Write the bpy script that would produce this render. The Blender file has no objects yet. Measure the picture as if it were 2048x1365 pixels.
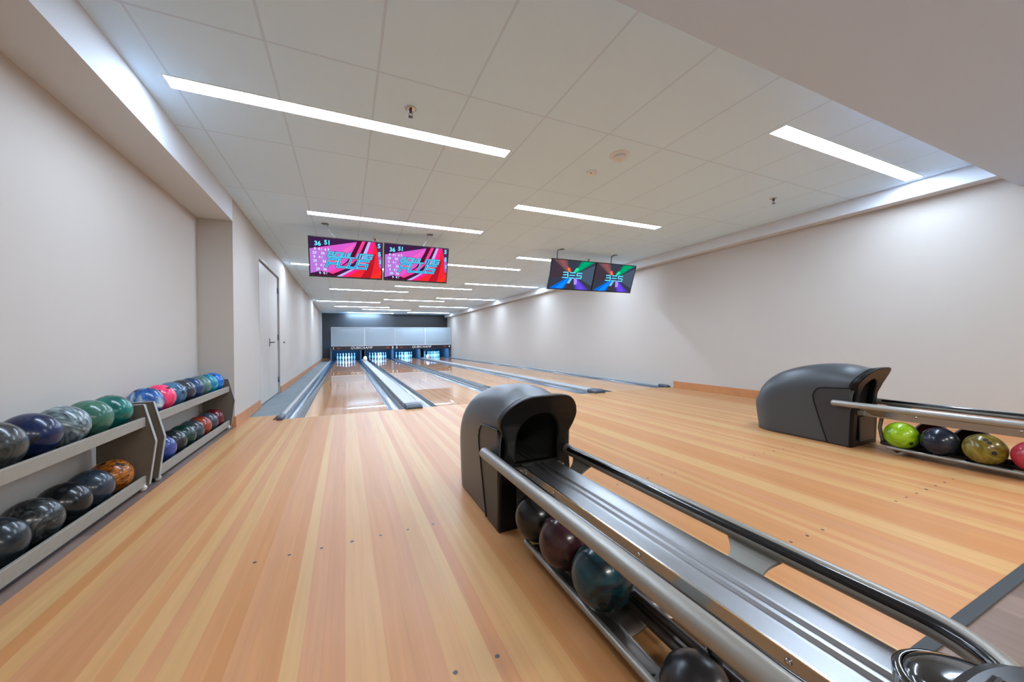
import bpy, bmesh, math, random
from mathutils import Vector, Matrix
random.seed(7)
S = bpy.context.scene
COL = S.collection
PI = math.pi
R = math.radians

# ------------------------------------------------------------------ view
S.view_settings.view_transform = 'Standard'
S.view_settings.look = 'None'
S.view_settings.exposure = 2.05
S.view_settings.gamma = 1.0
S.view_settings.use_curve_mapping = False
S.cycles.use_denoising = True
S.cycles.max_bounces = 10
S.cycles.diffuse_bounces = 7
S.cycles.glossy_bounces = 5
S.cycles.sample_clamp_indirect = 8.0

# ------------------------------------------------------------------ materials
def lin(c):
    def f(v):
        v /= 255.0
        return v / 12.92 if v <= .04045 else ((v + .055) / 1.055) ** 2.4
    return (f(c[0]), f(c[1]), f(c[2]), 1.0)

def mat(name, rgb, rough=.5, metal=0.0, coat=0.0, coat_rough=.05, spec=.5, emit=None, estr=1.0, bump=0.0, bscale=200, var=0.0):
    m = bpy.data.materials.new(name); m.use_nodes = True
    nt = m.node_tree; b = nt.nodes['Principled BSDF']
    c = lin(rgb)
    b.inputs['Base Color'].default_value = c
    b.inputs['Roughness'].default_value = rough
    b.inputs['Metallic'].default_value = metal
    b.inputs['Coat Weight'].default_value = coat
    b.inputs['Coat Roughness'].default_value = coat_rough
    b.inputs['Specular IOR Level'].default_value = spec
    if emit:
        b.inputs['Emission Color'].default_value = lin(emit)
        b.inputs['Emission Strength'].default_value = estr
    if bump or var:
        tc = nt.nodes.new('ShaderNodeTexCoord'); n = nt.nodes.new('ShaderNodeTexNoise')
        n.inputs['Scale'].default_value = bscale; n.inputs['Detail'].default_value = 4
        nt.links.new(tc.outputs['Object'], n.inputs['Vector'])
        if bump:
            bp = nt.nodes.new('ShaderNodeBump'); bp.inputs['Strength'].default_value = bump
            bp.inputs['Distance'].default_value = .002
            nt.links.new(n.outputs['Fac'], bp.inputs['Height']); nt.links.new(bp.outputs['Normal'], b.inputs['Normal'])
        if var:
            r = nt.nodes.new('ShaderNodeValToRGB')
            r.color_ramp.elements[0].position = .3; r.color_ramp.elements[1].position = .7
            r.color_ramp.elements[0].color = tuple(x * (1 - var) for x in c[:3]) + (1,)
            r.color_ramp.elements[1].color = tuple(min(1, x * (1 + var)) for x in c[:3]) + (1,)
            nt.links.new(n.outputs['Fac'], r.inputs['Fac']); nt.links.new(r.outputs['Color'], b.inputs['Base Color'])
    return m

class NT:
    def __init__(s, m): s.t = m.node_tree; s.b = s.t.nodes['Principled BSDF']
    def n(s, typ, **kw):
        x = s.t.nodes.new(typ)
        for k, v in kw.items():
            setattr(x, k, v)
        return x
    def l(s, a, b): s.t.links.new(a, b)
    def math(s, op, a, b=None):
        x = s.n('ShaderNodeMath', operation=op)
        for i, v in enumerate((a, b)):
            if v is None: continue
            if isinstance(v, (int, float)): x.inputs[i].default_value = v
            else: s.l(v, x.inputs[i])
        return x.outputs[0]

def ramp(cr, cols, a, b):
    cr.elements[0].position = a; cr.elements[0].color = lin(cols[0])
    cr.elements[1].position = b; cr.elements[1].color = lin(cols[-1])
    for i, c in enumerate(cols[1:-1], 1):
        e = cr.elements.new(a + (b - a) * i / (len(cols) - 1)); e.color = lin(c)

def wood(name, cols, width, seg, rough, coat=0.0, coat_rough=.03, grain=.10, seam=.55, spec=.5):
    m = bpy.data.materials.new(name); m.use_nodes = True
    k = NT(m)
    tc = k.n('ShaderNodeTexCoord'); sp = k.n('ShaderNodeSeparateXYZ'); k.l(tc.outputs['Object'], sp.inputs[0])
    w = k.math('DIVIDE', sp.outputs['X'], width)
    vo = k.n('ShaderNodeTexVoronoi', voronoi_dimensions='1D', feature='F1'); vo.inputs['Scale'].default_value = 1.0
    vo.inputs['Randomness'].default_value = .8
    k.l(w, vo.inputs['W'])
    sc = k.n('ShaderNodeSeparateColor'); k.l(vo.outputs['Color'], sc.inputs[0])
    yy = k.math('FLOOR', k.math('ADD', k.math('DIVIDE', sp.outputs['Y'], seg), k.math('MULTIPLY', sc.outputs[0], 13.7)))
    cb = k.n('ShaderNodeCombineXYZ'); k.l(sc.outputs[1], cb.inputs[0]); k.l(yy, cb.inputs[1]); k.l(sc.outputs[2], cb.inputs[2])
    wn = k.n('ShaderNodeTexWhiteNoise', noise_dimensions='3D'); k.l(cb.outputs[0], wn.inputs['Vector'])
    rp = k.n('ShaderNodeValToRGB'); cr = rp.color_ramp
    for i in range(len(cols) - 2): cr.elements.new((i + 1) / len(cols))
    for i, c in enumerate(cols): cr.elements[i].position = i / len(cols); cr.elements[i].color = lin(c)
    cr.interpolation = 'CONSTANT'
    k.l(wn.outputs['Value'], rp.inputs['Fac'])
    # grain, long along the boards
    mp = k.n('ShaderNodeMapping'); mp.inputs['Scale'].default_value = (38, 1.3, 1); k.l(tc.outputs['Object'], mp.inputs[0])
    ns = k.n('ShaderNodeTexNoise'); ns.inputs['Scale'].default_value = 1.0; ns.inputs['Detail'].default_value = 5; ns.inputs['Distortion'].default_value = .6
    k.l(mp.outputs[0], ns.inputs['Vector'])
    gr = k.n('ShaderNodeMapRange'); gr.inputs[1].default_value = .3; gr.inputs[2].default_value = .7
    gr.inputs[3].default_value = 1 - grain; gr.inputs[4].default_value = 1 + grain; k.l(ns.outputs['Fac'], gr.inputs[0])
    # thin seams between strips
    ve = k.n('ShaderNodeTexVoronoi', voronoi_dimensions='1D', feature='DISTANCE_TO_EDGE'); ve.inputs['Scale'].default_value = 1.0
    ve.inputs['Randomness'].default_value = .8
    k.l(w, ve.inputs['W'])
    sm = k.n('ShaderNodeMapRange'); sm.inputs[1].default_value = 0; sm.inputs[2].default_value = .0010 / width
    sm.inputs[3].default_value = seam; sm.inputs[4].default_value = 1; k.l(ve.outputs['Distance'], sm.inputs[0])
    fac = k.math('MULTIPLY', gr.outputs[0], sm.outputs[0])
    vm = k.n('ShaderNodeVectorMath', operation='SCALE'); k.l(rp.outputs['Color'], vm.inputs[0]); k.l(fac, vm.inputs['Scale'])
    k.l(vm.outputs[0], k.b.inputs['Base Color'])
    k.b.inputs['Roughness'].default_value = rough
    k.b.inputs['Coat Weight'].default_value = coat; k.b.inputs['Coat Roughness'].default_value = coat_rough
    k.b.inputs['Specular IOR Level'].default_value = spec
    return m

def marble(name, cols, scale=6, distort=3, rough=.25, detail=6, stretch=(1, 1, 1)):
    m = bpy.data.materials.new(name); m.use_nodes = True; k = NT(m)
    tc = k.n('ShaderNodeTexCoord'); mp = k.n('ShaderNodeMapping'); mp.inputs['Scale'].default_value = stretch
    k.l(tc.outputs['Object'], mp.inputs[0])
    n = k.n('ShaderNodeTexNoise'); n.inputs['Scale'].default_value = scale; n.inputs['Detail'].default_value = detail
    n.inputs['Distortion'].default_value = distort; k.l(mp.outputs[0], n.inputs['Vector'])
    rp = k.n('ShaderNodeValToRGB'); cr = rp.color_ramp
    ramp(cr, cols, .32, .68)
    k.l(n.outputs['Fac'], rp.inputs['Fac']); k.l(rp.outputs['Color'], k.b.inputs['Base Color'])
    k.b.inputs['Roughness'].default_value = rough
    k.b.inputs['Specular IOR Level'].default_value = .3; k.b.inputs['Coat Weight'].default_value = .25; k.b.inputs['Coat Roughness'].default_value = .12
    return m

def emitter(name, rgb, s):
    m = bpy.data.materials.new(name); m.use_nodes = True
    nt = m.node_tree; nt.nodes.remove(nt.nodes['Principled BSDF'])
    e = nt.nodes.new('ShaderNodeEmission'); e.inputs[0].default_value = lin(rgb); e.inputs[1].default_value = s
    nt.links.new(e.outputs[0], nt.nodes['Material Output'].inputs[0])
    return m

def ceiling_mat():
    m = bpy.data.materials.new('acoustic_tile'); m.use_nodes = True; k = NT(m)
    tc = k.n('ShaderNodeTexCoord'); sp = k.n('ShaderNodeSeparateXYZ'); k.l(tc.outputs['Object'], sp.inputs[0])
    def line(o, off, per, hw):
        a = k.math('DIVIDE', k.math('SUBTRACT', o, off), per)
        f = k.math('ABSOLUTE', k.math('SUBTRACT', a, k.math('ROUND', a)))
        return k.math('LESS_THAN', f, hw / per)
    lx = line(sp.outputs['X'], -1.004, .6055, .0075); ly = line(sp.outputs['Y'], 2.475, 1.2192, .0075)
    mx = k.math('MAXIMUM', lx, ly)
    mix = k.n('ShaderNodeMix', data_type='RGBA'); k.l(mx, mix.inputs['Factor'])
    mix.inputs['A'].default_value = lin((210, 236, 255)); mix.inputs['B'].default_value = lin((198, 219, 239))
    k.l(mix.outputs['Result'], k.b.inputs['Base Color'])
    k.b.inputs['Roughness'].default_value = .85; k.b.inputs['Specular IOR Level'].default_value = .2
    bp = k.n('ShaderNodeBump'); bp.inputs['Strength'].default_value = .6; bp.inputs['Distance'].default_value = .006; bp.invert = True
    k.l(mx, bp.inputs['Height']); k.l(bp.outputs['Normal'], k.b.inputs['Normal'])
    return m

M = {}
M['wall'] = mat('wall_paint', (181, 174, 165), .6, bump=.05, bscale=300, spec=.3)
M['soffit_lane'] = mat('soffit_lane_paint', (204, 209, 214), .7, spec=.3)
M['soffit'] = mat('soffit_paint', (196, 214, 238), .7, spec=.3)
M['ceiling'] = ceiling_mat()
M['dark_wall'] = mat('charcoal_wall_paint', (44, 45, 48), .35)
M['door'] = mat('door_paint', (187, 180, 171), .45)
M['gap'] = mat('door_shadow_gap', (60, 60, 60), .8)
M['base_wood'] = mat('baseboard_wood', (178, 120, 76), .4, var=.08, bscale=9)
M['floor'] = wood('approach_maple', [(177, 124, 77), (185, 144, 96), (180, 129, 85), (177, 125, 83), (186, 147, 98), (180, 130, 90), (184, 140, 92), (179, 128, 82)], .056, 300.0, .36, coat=.04, coat_rough=.22, grain=.07, seam=.84, spec=.22)
M['lane'] = wood('lane_maple', [(190, 124, 58), (196, 134, 70), (184, 116, 52), (200, 142, 78)], .05, 30.0, .4, coat=.95, coat_rough=.008, grain=.06, seam=.85, spec=.15)
M['vinyl'] = wood('lounge_vinyl_plank', [(112, 94, 84), (122, 104, 95), (104, 86, 78)], .15, 1.0, .4, grain=.10, seam=.7)
M['carpet'] = mat('grey_walkway', (120, 128, 132), .8, var=.08, bscale=3, spec=.3)
M['strip'] = mat('dark_rubber_strip', (46, 51, 56), .6)
M['gutter'] = mat('gutter_plastic', (66, 79, 92), .22, coat=.3, var=.12, bscale=2.2)
M['gutter_edge'] = mat('gutter_edge_plastic', (46, 55, 64), .25)
M['cap_top'] = mat('divider_laminate', (158, 159, 157), .4)
M['cap_end'] = mat('divider_end_plastic', (64, 69, 79), .4)
M['screwdark'] = mat('dark_screw', (40, 40, 46), .4)
M['mask'] = mat('mask_panel', (160, 178, 190), .22, coat=.3)
M['mask_frame'] = mat('mask_frame_paint', (206, 213, 219), .4)
M['sign'] = mat('sign_band_black', (34, 30, 33), .3)
M['white_letter'] = mat('white_letter', (240, 240, 240), .4)
M['red_letter'] = mat('red_letter', (190, 60, 50), .4)
M['kick'] = mat('kickback_grey', (84, 87, 89), .5)
M['black'] = mat('pit_black', (16, 17, 20), .6)
M['pin'] = mat('pin_plastic', (240, 240, 240), .25, coat=.4)
M['pin_red'] = mat('pin_red_stripe', (200, 40, 50), .3)
M['hood'] = mat('hood_grey_plastic', (60, 64, 67), .34, bump=.12, bscale=900)
M['hood_front'] = mat('hood_front_plastic', (12, 12, 13), .34, coat=.0, spec=.2)
M['hood_recess'] = mat('hood_recess_plastic', (44, 46, 48), .40, bump=.1, bscale=900)
M['tunnel'] = mat('tunnel_rubber', (12, 12, 12), .8)
M['satin'] = mat('satin_silver_tube', (150, 147, 140), .42, metal=.65)
M['steel'] = mat('brushed_steel', (168, 168, 168), .37, metal=1.0, var=.03, bscale=14)
M['steel_edge'] = mat('polished_steel_edge', (222, 222, 222), .18, metal=1.0)
M['bumper'] = mat('black_rubber_bumper', (16, 16, 18), .16, coat=.4)
M['bracket'] = mat('grey_bracket_paint', (136, 134, 126), .4, metal=.4)
M['spine'] = mat('dark_spine_paint', (62, 54, 50), .35)
M['cap_black'] = mat('gloss_black_plastic', (20, 21, 23), .12, coat=.7)
M['cap_matte'] = mat('satin_black_plastic', (34, 34, 34), .32)
M['tray'] = mat('tray_sheet_metal', (96, 88, 82), .30, metal=.7)
M['foot'] = mat('foot_plastic', (36, 36, 38), .3)
M['chrome'] = mat('chrome', (190, 190, 190), .12, metal=1.0)
M['darkmetal'] = mat('dark_metal', (96, 96, 98), .35, metal=.8)
M['rack'] = mat('rack_laminate', (134, 129, 119), .5, var=.05, bscale=40)
M['rack_edge'] = mat('rack_edge_band', (150, 151, 149), .4)
M['rack_panel'] = mat('rack_panel_laminate', (96, 87, 76), .5, var=.06, bscale=30)
M['rack_dark'] = mat('rack_cradle_black', (26, 26, 28), .5)
M['caster'] = mat('caster_plastic', (196, 192, 186), .3)
M['bezel'] = mat('monitor_bezel', (24, 22, 24), .3)
M['light'] = emitter('light_diffuser', (208, 229, 255), 17.5)
M['fixture'] = mat('fixture_white', (215, 215, 215), .5)
M['det'] = mat('detector_plastic', (222, 222, 220), .4)
M['hole'] = mat('finger_hole', (8, 8, 8), .7)
M['cable'] = mat('grey_cable', (150, 150, 150), .5)
M['cable_dark'] = mat('dark_cable', (78, 78, 78), .5)

# ------------------------------------------------------------------ mesh helpers
class MB:
    """collects shapes into one mesh"""
    def __init__(s): s.bm = bmesh.new(); s.mi = 0
    def _f(s, vs, smooth=False):
        try:
            f = s.bm.faces.new(vs); f.material_index = s.mi; f.smooth = smooth; return f
        except ValueError: return None
    def box(s, x0, x1, y0, y1, z0, z1):
        v = [s.bm.verts.new((x, y, z)) for z in (z0, z1) for y in (y0, y1) for x in (x0, x1)]
        for f in ((0, 2, 3, 1), (4, 5, 7, 6), (0, 1, 5, 4), (2, 6, 7, 3), (0, 4, 6, 2), (1, 3, 7, 5)):
            s._f([v[i] for i in f])
        return s
    def quad(s, pts, smooth=False): return s._f([s.bm.verts.new(p) for p in pts], smooth)
    def prism(s, poly, axis, a, b):
        """polygon in the two other axes extruded from a to b along axis"""
        def P(p, t):
            return {'X': (t, p[0], p[1]), 'Y': (p[0], t, p[1]), 'Z': (p[0], p[1], t)}[axis]
        A = [s.bm.verts.new(P(p, a)) for p in poly]; B = [s.bm.verts.new(P(p, b)) for p in poly]
        s._f(A); s._f(B[::-1]); n = len(poly)
        for i in range(n): s._f([A[i], B[i], B[(i + 1) % n], A[(i + 1) % n]])
        return s
    def rings(s, rings, closed=True, cap0=True, cap1=True, smooth=True):
        V = [[s.bm.verts.new(p) for p in r] for r in rings]; n = len(V[0])
        for a, b in zip(V, V[1:]):
            for i in range(n if closed else n - 1):
                s._f([a[i], a[(i + 1) % n], b[(i + 1) % n], b[i]], smooth)
        if cap0: s._f(V[0][::-1])
        if cap1: s._f(V[-1])
        return s
    def lathe(s, prof, seg=24, at=(0, 0, 0), axis='Z', cap0=True, cap1=True):
        rr = []
        for r, h in prof:
            ring = []
            for i in range(seg):
                a = 2 * PI * i / seg; c, d = r * math.cos(a), r * math.sin(a)
                p = {'Z': (c, d, h), 'X': (h, c, d), 'Y': (d, h, c)}[axis]
                ring.append((p[0] + at[0], p[1] + at[1], p[2] + at[2]))
            rr.append(ring)
        return s.rings(rr, True, cap0, cap1)
    def tube(s, path, r, seg=14, round_ends=True, up=(0, 0, 1)):
        P = [Vector(p) for p in path]; rr = []
        def frame(t):
            u = Vector(up)
            if abs(t.dot(u)) > .95: u = Vector((1, 0, 0))
            x = t.cross(u).normalized(); return x, x.cross(t).normalized()
        def ring(c, t, q):
            x, y = frame(t)
            return [tuple(c + x * (q * math.cos(2 * PI * i / seg)) + y * (q * math.sin(2 * PI * i / seg))) for i in range(seg)]
        n = len(P)
        for i, p in enumerate(P):
            t = ((P[min(i + 1, n - 1)] - P[max(i - 1, 0)])).normalized()
            if i == 0 and round_ends:
                for k in (80, 60, 40, 20): rr.append(ring(p - t * (r * .6 * math.sin(R(k))), t, r * math.cos(R(k))))
            rr.append(ring(p, t, r))
            if i == n - 1 and round_ends:
                for k in (20, 40, 60, 80): rr.append(ring(p + t * (r * .6 * math.sin(R(k))), t, r * math.cos(R(k))))
        return s.rings(rr)
    def sphere(s, r, at=(0, 0, 0), seg=48, rg=28):
        prof = [(r * math.sin(PI * i / rg), -r * math.cos(PI * i / rg)) for i in range(1, rg)]
        prof = [(r * .004, -r)] + prof + [(r * .004, r)]
        return s.lathe(prof, seg, at)
    def build(s, name, m, parent=None, bevel=0, seg=2, loc=None, rot=None, recalc=True):
        if recalc: bmesh.ops.recalc_face_normals(s.bm, faces=s.bm.faces)
        me = bpy.data.meshes.new(name); s.bm.to_mesh(me); s.bm.free()
        for x in (m if isinstance(m, (list, tuple)) else [m]): me.materials.append(x)
        o = bpy.data.objects.new(name, me); COL.objects.link(o)
        if parent: o.parent = parent
        if loc: o.location = loc
        if rot: o.rotation_euler = rot
        if bevel:
            b = o.modifiers.new('bevel', 'BEVEL'); b.width = bevel; b.segments = seg; b.limit_method = 'ANGLE'; b.angle_limit = R(40)
            b.harden_normals = False
        return o

def catmull(pts, n):
    """smooth resample of a list of tuples"""
    out = []; k = len(pts) - 1
    for i in range(n + 1):
        t = i / n * k; a = min(int(t), k - 1); u = t - a
        p0, p1, p2, p3 = pts[max(a - 1, 0)], pts[a], pts[a + 1], pts[min(a + 2, k)]
        out.append(tuple(.5 * (2 * q1 + (q2 - q0) * u + (2 * q0 - 5 * q1 + 4 * q2 - q3) * u * u + (3 * q1 - q0 - 3 * q2 + q3) * u ** 3)
                         for q0, q1, q2, q3 in zip(p0, p1, p2, p3)))
    return out

def fill2d(outer, holes, depth, bevel=0.0):
    """bmesh of a flat plate with holes, centred on z=0"""
    cu = bpy.data.curves.new('tmp', 'CURVE'); cu.dimensions = '2D'; cu.fill_mode = 'BOTH'
    cu.extrude = depth / 2 - bevel; cu.bevel_depth = bevel; cu.bevel_resolution = 2
    for L in [outer] + holes:
        sp = cu.splines.new('POLY'); sp.points.add(len(L) - 1); sp.use_cyclic_u = True
        for p, q in zip(sp.points, L): p.co = (q[0], q[1], 0, 1)
    o = bpy.data.objects.new('tmp', cu); COL.objects.link(o)
    me = bpy.data.meshes.new_from_object(o.evaluated_get(bpy.context.evaluated_depsgraph_get()))
    bpy.data.objects.remove(o); bpy.data.curves.remove(cu)
    bm = bmesh.new(); bm.from_mesh(me); bpy.data.meshes.remove(me)
    return bm

def text_bm(body, size, depth=.0, shear=0.0, bold=0.0, spacing=1.0, width=None):
    cu = bpy.data.curves.new('tmp', 'FONT'); cu.body = body; cu.size = size; cu.extrude = depth; cu.shear = shear
    cu.offset = bold; cu.space_character = spacing; cu.align_x = 'CENTER'; cu.align_y = 'CENTER'; cu.resolution_u = 3
    o = bpy.data.objects.new('tmp', cu); COL.objects.link(o)
    me = bpy.data.meshes.new_from_object(o.evaluated_get(bpy.context.evaluated_depsgraph_get()))
    bpy.data.objects.remove(o); bpy.data.curves.remove(cu)
    bm = bmesh.new(); bm.from_mesh(me); bpy.data.meshes.remove(me)
    if width:
        xs = [v.co.x for v in bm.verts]; w = max(xs) - min(xs); c = (max(xs) + min(xs)) / 2
        for v in bm.verts: v.co.x = (v.co.x - c) * width / w
    return bm

def put(bm, name, m, parent=None, mtx=None, loc=None, rot=None):
    if mtx is not None: bm.transform(mtx)
    me = bpy.data.meshes.new(name); bm.to_mesh(me); bm.free()
    for x in (m if isinstance(m, (list, tuple)) else [m]): me.materials.append(x)
    o = bpy.data.objects.new(name, me); COL.objects.link(o)
    if parent: o.parent = parent
    if loc: o.location = loc
    if rot: o.rotation_euler = rot
    return o

def tag(o, label, cat, group=None, kind=None):
    o['label'] = label; o['category'] = cat
    if group: o['group'] = group
    if kind: o['kind'] = kind
    return o
def thing(name, label, cat, loc=(0, 0, 0), rot=(0, 0, 0), group=None):
    o = bpy.data.objects.new(name, None); COL.objects.link(o); o.location = loc; o.rotation_euler = rot
    o.empty_display_size = .1
    return tag(o, label, cat, group)
def struct(o, label=None, cat=None):
    o['kind'] = 'structure'
    if label: o['label'] = label; o['category'] = cat
    return o
def copy_tree(o, parent=None):
    c = o.copy(); COL.objects.link(c)
    if parent: c.parent = parent
    for ch in list(o.children): copy_tree(ch, c)
    return c

# ------------------------------------------------------------------ layout numbers (metres; Y runs down the lanes)
ZC = 2.687                     # tile ceiling
YF = 5.554                     # foul line
YE = 24.55                     # end of the pits
YM = 22.40                     # front of the masking units
LW = 1.0541
LX = [-.504, 1.257, 2.804, 4.562]   # left edge of each lane
LC = [x + LW / 2 for x in LX]
GW = .235
WL, WA, WR = -1.193, -1.525, 5.95   # left wall, alcove wall, right wall
YA = 5.29
YB = -3.2                      # rear wall behind the camera

# ------------------------------------------------------------------ floor
b = MB()
b.box(-1.19, WR, .544, YF, -.12, 0)
b.box(-1.19, -.86, YF, 5.912, -.12, 0)
b.mi = 1
for c in LC:
    for row in (1.06, 1.97):
        for k in range(-3, 4):
            x = c - .005 + .132 * k; r = .0075 if k else .0095
            b._f([b.bm.verts.new((x + r * math.cos(a * PI / 6), row + r * math.sin(a * PI / 6), .0006)) for a in range(12)])
struct(b.build('floor', [M['floor'], M['screwdark']]), 'maple striped bowling approach floor with dark dots', 'floor')
b = MB(); b.box(WL - .06, -.8, 5.912, YE, -.12, -.006)
struct(b.build('floor_walkway', M['carpet']), 'grey walkway floor between left wall and first lane', 'floor')
b = MB(); b.box(WA - .02, WR, YB, .507, -.12, -.004); b.box(WA - .02, -1.19, .507, YA + .02, -.12, -.004)
struct(b.build('floor_lounge', M['vinyl']), 'brown grey plank floor behind the approach', 'floor')
b = MB(); b.box(-1.19, WR, .507, .544, -.12, .004)
struct(b.build('trim_floor_strip', M['strip'], bevel=.002), 'dark rubber strip where the approach meets the plank floor', 'floor strip')
b = MB(); b.box(-1.3, WR, YF, YE + .3, -.2, -.1)
struct(b.build('floor_slab', M['black']), 'dark slab below the lanes', 'floor')

# ------------------------------------------------------------------ walls, ceiling
D0, D1, DZ = 6.70, 8.61, 2.315        # door opening in the left wall
b = MB()
b.box(WL - .35, WL, YA, D0, -.1, ZC + .1)
b.box(WL - .35, WL, D0, D1, DZ, ZC + .1)
b.box(WL - .35, WL, D1, YE + .3, -.1, ZC + .1)
b.box(WL - .35, WL - .09, D0, D1, -.1, DZ)
struct(b.build('wall_left', M['wall']), 'long white left wall beside the lanes', 'wall')
b = MB(); b.box(WA - .1, WA, YB, YA, -.1, ZC + .1)
struct(b.build('wall_alcove', M['wall']), 'white wall of the recess behind the ball racks', 'wall')
b = MB(); b.box(WR, WR + .1, YB, YE + .3, -.2, ZC + .1)
struct(b.build('wall_right', M['wall']), 'long white right wall', 'wall')
b = MB(); b.box(WA - .1, WR + .1, YB - .1, YB, -.1, ZC + .1)
struct(b.build('wall_rear', M['wall']), 'white wall behind the camera', 'wall')
b = MB()
b.box(WL, WR, 23.3, 23.4, .80, ZC); b.box(WL, -.76, 23.3, 23.4, -.1, .80)
struct(b.build('wall_back', M['dark_wall']), 'charcoal wall above the pin decks at the far end', 'wall')
b = MB(); b.box(WL, WR, 23.4, YE + .2, .80, .9)
struct(b.build('ceiling_pit', M['black']), 'black cover above the pin decks', 'ceiling')
b = MB(); b.box(WL, WR, YE, YE + .1, -.2, .79)
struct(b.build('wall_pit', M['black']), 'black curtain behind the pins', 'wall')
b = MB(); b.box(WA - .1, WR + .1, 1.2, 23.4, ZC, ZC + .1)
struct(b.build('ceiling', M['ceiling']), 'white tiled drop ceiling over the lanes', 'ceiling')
Y0, Z0 = 1.237, 2.40
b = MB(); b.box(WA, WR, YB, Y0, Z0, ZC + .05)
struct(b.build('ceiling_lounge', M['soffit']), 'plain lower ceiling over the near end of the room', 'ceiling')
b = MB(); b.box(WA, WL, Y0, YA, 2.42, ZC + .05)
struct(b.build('ceiling_soffit', M['soffit_lane']), 'white soffit over the ball rack recess', 'soffit')
b = MB(); b.box(5.78, WR, Y0, 23.3, 2.515, ZC + .05)
struct(b.build('ceiling_soffit', M['soffit_lane']), 'white soffit along the top of the right wall', 'soffit')

# baseboards
b = MB(); b.box(WL - .03, WL + .014, YA - .002, D0 - .02, 0, .125)
struct(b.build('baseboard_left', M['base_wood'], bevel=.002), 'wood baseboard between the recess and the door', 'baseboard')
b = MB(); b.box(WL, WL + .014, D1 + .02, 23.28, -.006, .125); b.box(WL, -.78, 23.285, 23.3, -.006, .125)
struct(b.build('baseboard_left', M['base_wood'], bevel=.002), 'wood baseboard along the walkway past the door', 'baseboard')
b = MB(); b.box(WR - .014, WR, YB, 5.40, 0, .135)
struct(b.build('baseboard_right', M['base_wood'], bevel=.002), 'wood baseboard along the right wall', 'baseboard')
b = MB(); b.box(WA, WA + .014, YB, YA, 0, .125)
struct(b.build('baseboard_alcove', M['base_wood'], bevel=.002), 'wood baseboard behind the ball racks', 'baseboard')

# ------------------------------------------------------------------ door
dr = bpy.data.objects.new('door_1', None); COL.objects.link(dr); dr.location = (WL, D0, 0)
struct(dr, 'white double door flush in the left wall', 'door')
b = MB(); b.box(-.055, -.03, .035, .952, .012, DZ - .045); b.build('door_panel', M['door'], dr, bevel=.003)
b = MB(); b.box(-.055, -.03, .956, 1.873, .012, DZ - .045); b.build('door_panel', M['door'], dr, bevel=.003)
b = MB(); b.box(-.085, -.058, .0, 1.91, 0, DZ); b.build('door_stop', M['gap'], dr)
b = MB(); b.box(-.06, .003, .0, .020, 0, DZ); b.box(-.06, .003, 1.89, 1.91, 0, DZ); b.box(-.06, .003, .020, 1.89, DZ - .028, DZ)
b.build('door_frame', mat('door_frame_grey', (176, 176, 176), .5), dr, bevel=.002)
for y in (.030, 1.878):
    for z in (.27, 1.10, 2.02):
        b = MB(); b.tube([(-.022, y, z - .055), (-.022, y, z + .055)], .011, 10, False); b.box(-.031, -.026, min(y, y + (.04 if y < 1 else -.04)), max(y, y + (.04 if y < 1 else -.04)), z - .05, z + .05)
        b.build('hinge', M['darkmetal'], dr)
h = MB(); h.box(-.03, -.022, .99, 1.03, .93, 1.07); h = h.build('door_handle', M['darkmetal'], dr, bevel=.003)
b = MB(); b.tube([(-.03, 1.01, 1.0), (.03, 1.01, 1.0), (.034, 1.03, 1.0), (.034, 1.14, 1.0)], .010, 10); b.build('lever', M['darkmetal'], h)
b = MB(); b.lathe([(.022, 0), (.022, .004), (.016, .008), (.016, .020), (.018, .024), (.010, .030)], 16, axis='X')
tag(b.build('wall_door_stop', M['darkmetal'], loc=(WL, 9.095, 1.005)), 'small metal knob stop on left wall past the door', 'door stop')

# ------------------------------------------------------------------ lanes
def gutter_bm(mb, x0, x1, y0, y1):
    w = x1 - x0; e = .012
    pr = [(x0, 0), (x0 + e, 0)]
    for i in range(0, 13):
        a = PI * i / 12
        pr.append((x0 + w / 2 - (w / 2 - e) * math.cos(a), -.075 * math.sin(a) ** .8))
    pr += [(x1 - e, 0), (x1, 0)]
    mb.rings([[(x, y0, z - .002) for x, z in pr], [(x, y1, z - .002) for x, z in pr]], closed=False, cap0=False, cap1=False)
    # front end plate
    mb.prism([(x0, -.002), (x1, -.002), (x1, -.09), (x0, -.09)], 'Y', y0, y0 - .004)
names = ['one', 'two', 'three', 'four']
for i, x in enumerate(LX):
    L = thing('bowling_lane', ['glossy maple bowling lane nearest the left wall, under sign number 1',
        'glossy maple bowling lane second from the left wall, under sign number 2',
        'glossy maple bowling lane third from the left wall, under sign number 3',
        'glossy maple bowling lane nearest the right wall, under sign number 4'][i], 'bowling lane', (x, YF, 0), group='bowling lanes')
    b = MB(); b.box(0, LW, .002, YE - YF - .03, -.1, 0); b.build('lane_surface', M['lane'], L)
    for gx in (-GW, LW):
        g = MB(); gutter_bm(g, gx + .001, gx + GW - .001, .004, YE - YF - .03); g.build('gutter', M['gutter'], L, recalc=False)
        e = MB(); xx = 0 if gx < 0 else LW
        e.box(*((-.014, 0) if gx < 0 else (LW, LW + .014)), .004, YE - YF - .03, -.02, .0008); e.build('lane_edge', M['gutter_edge'], L)

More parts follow.
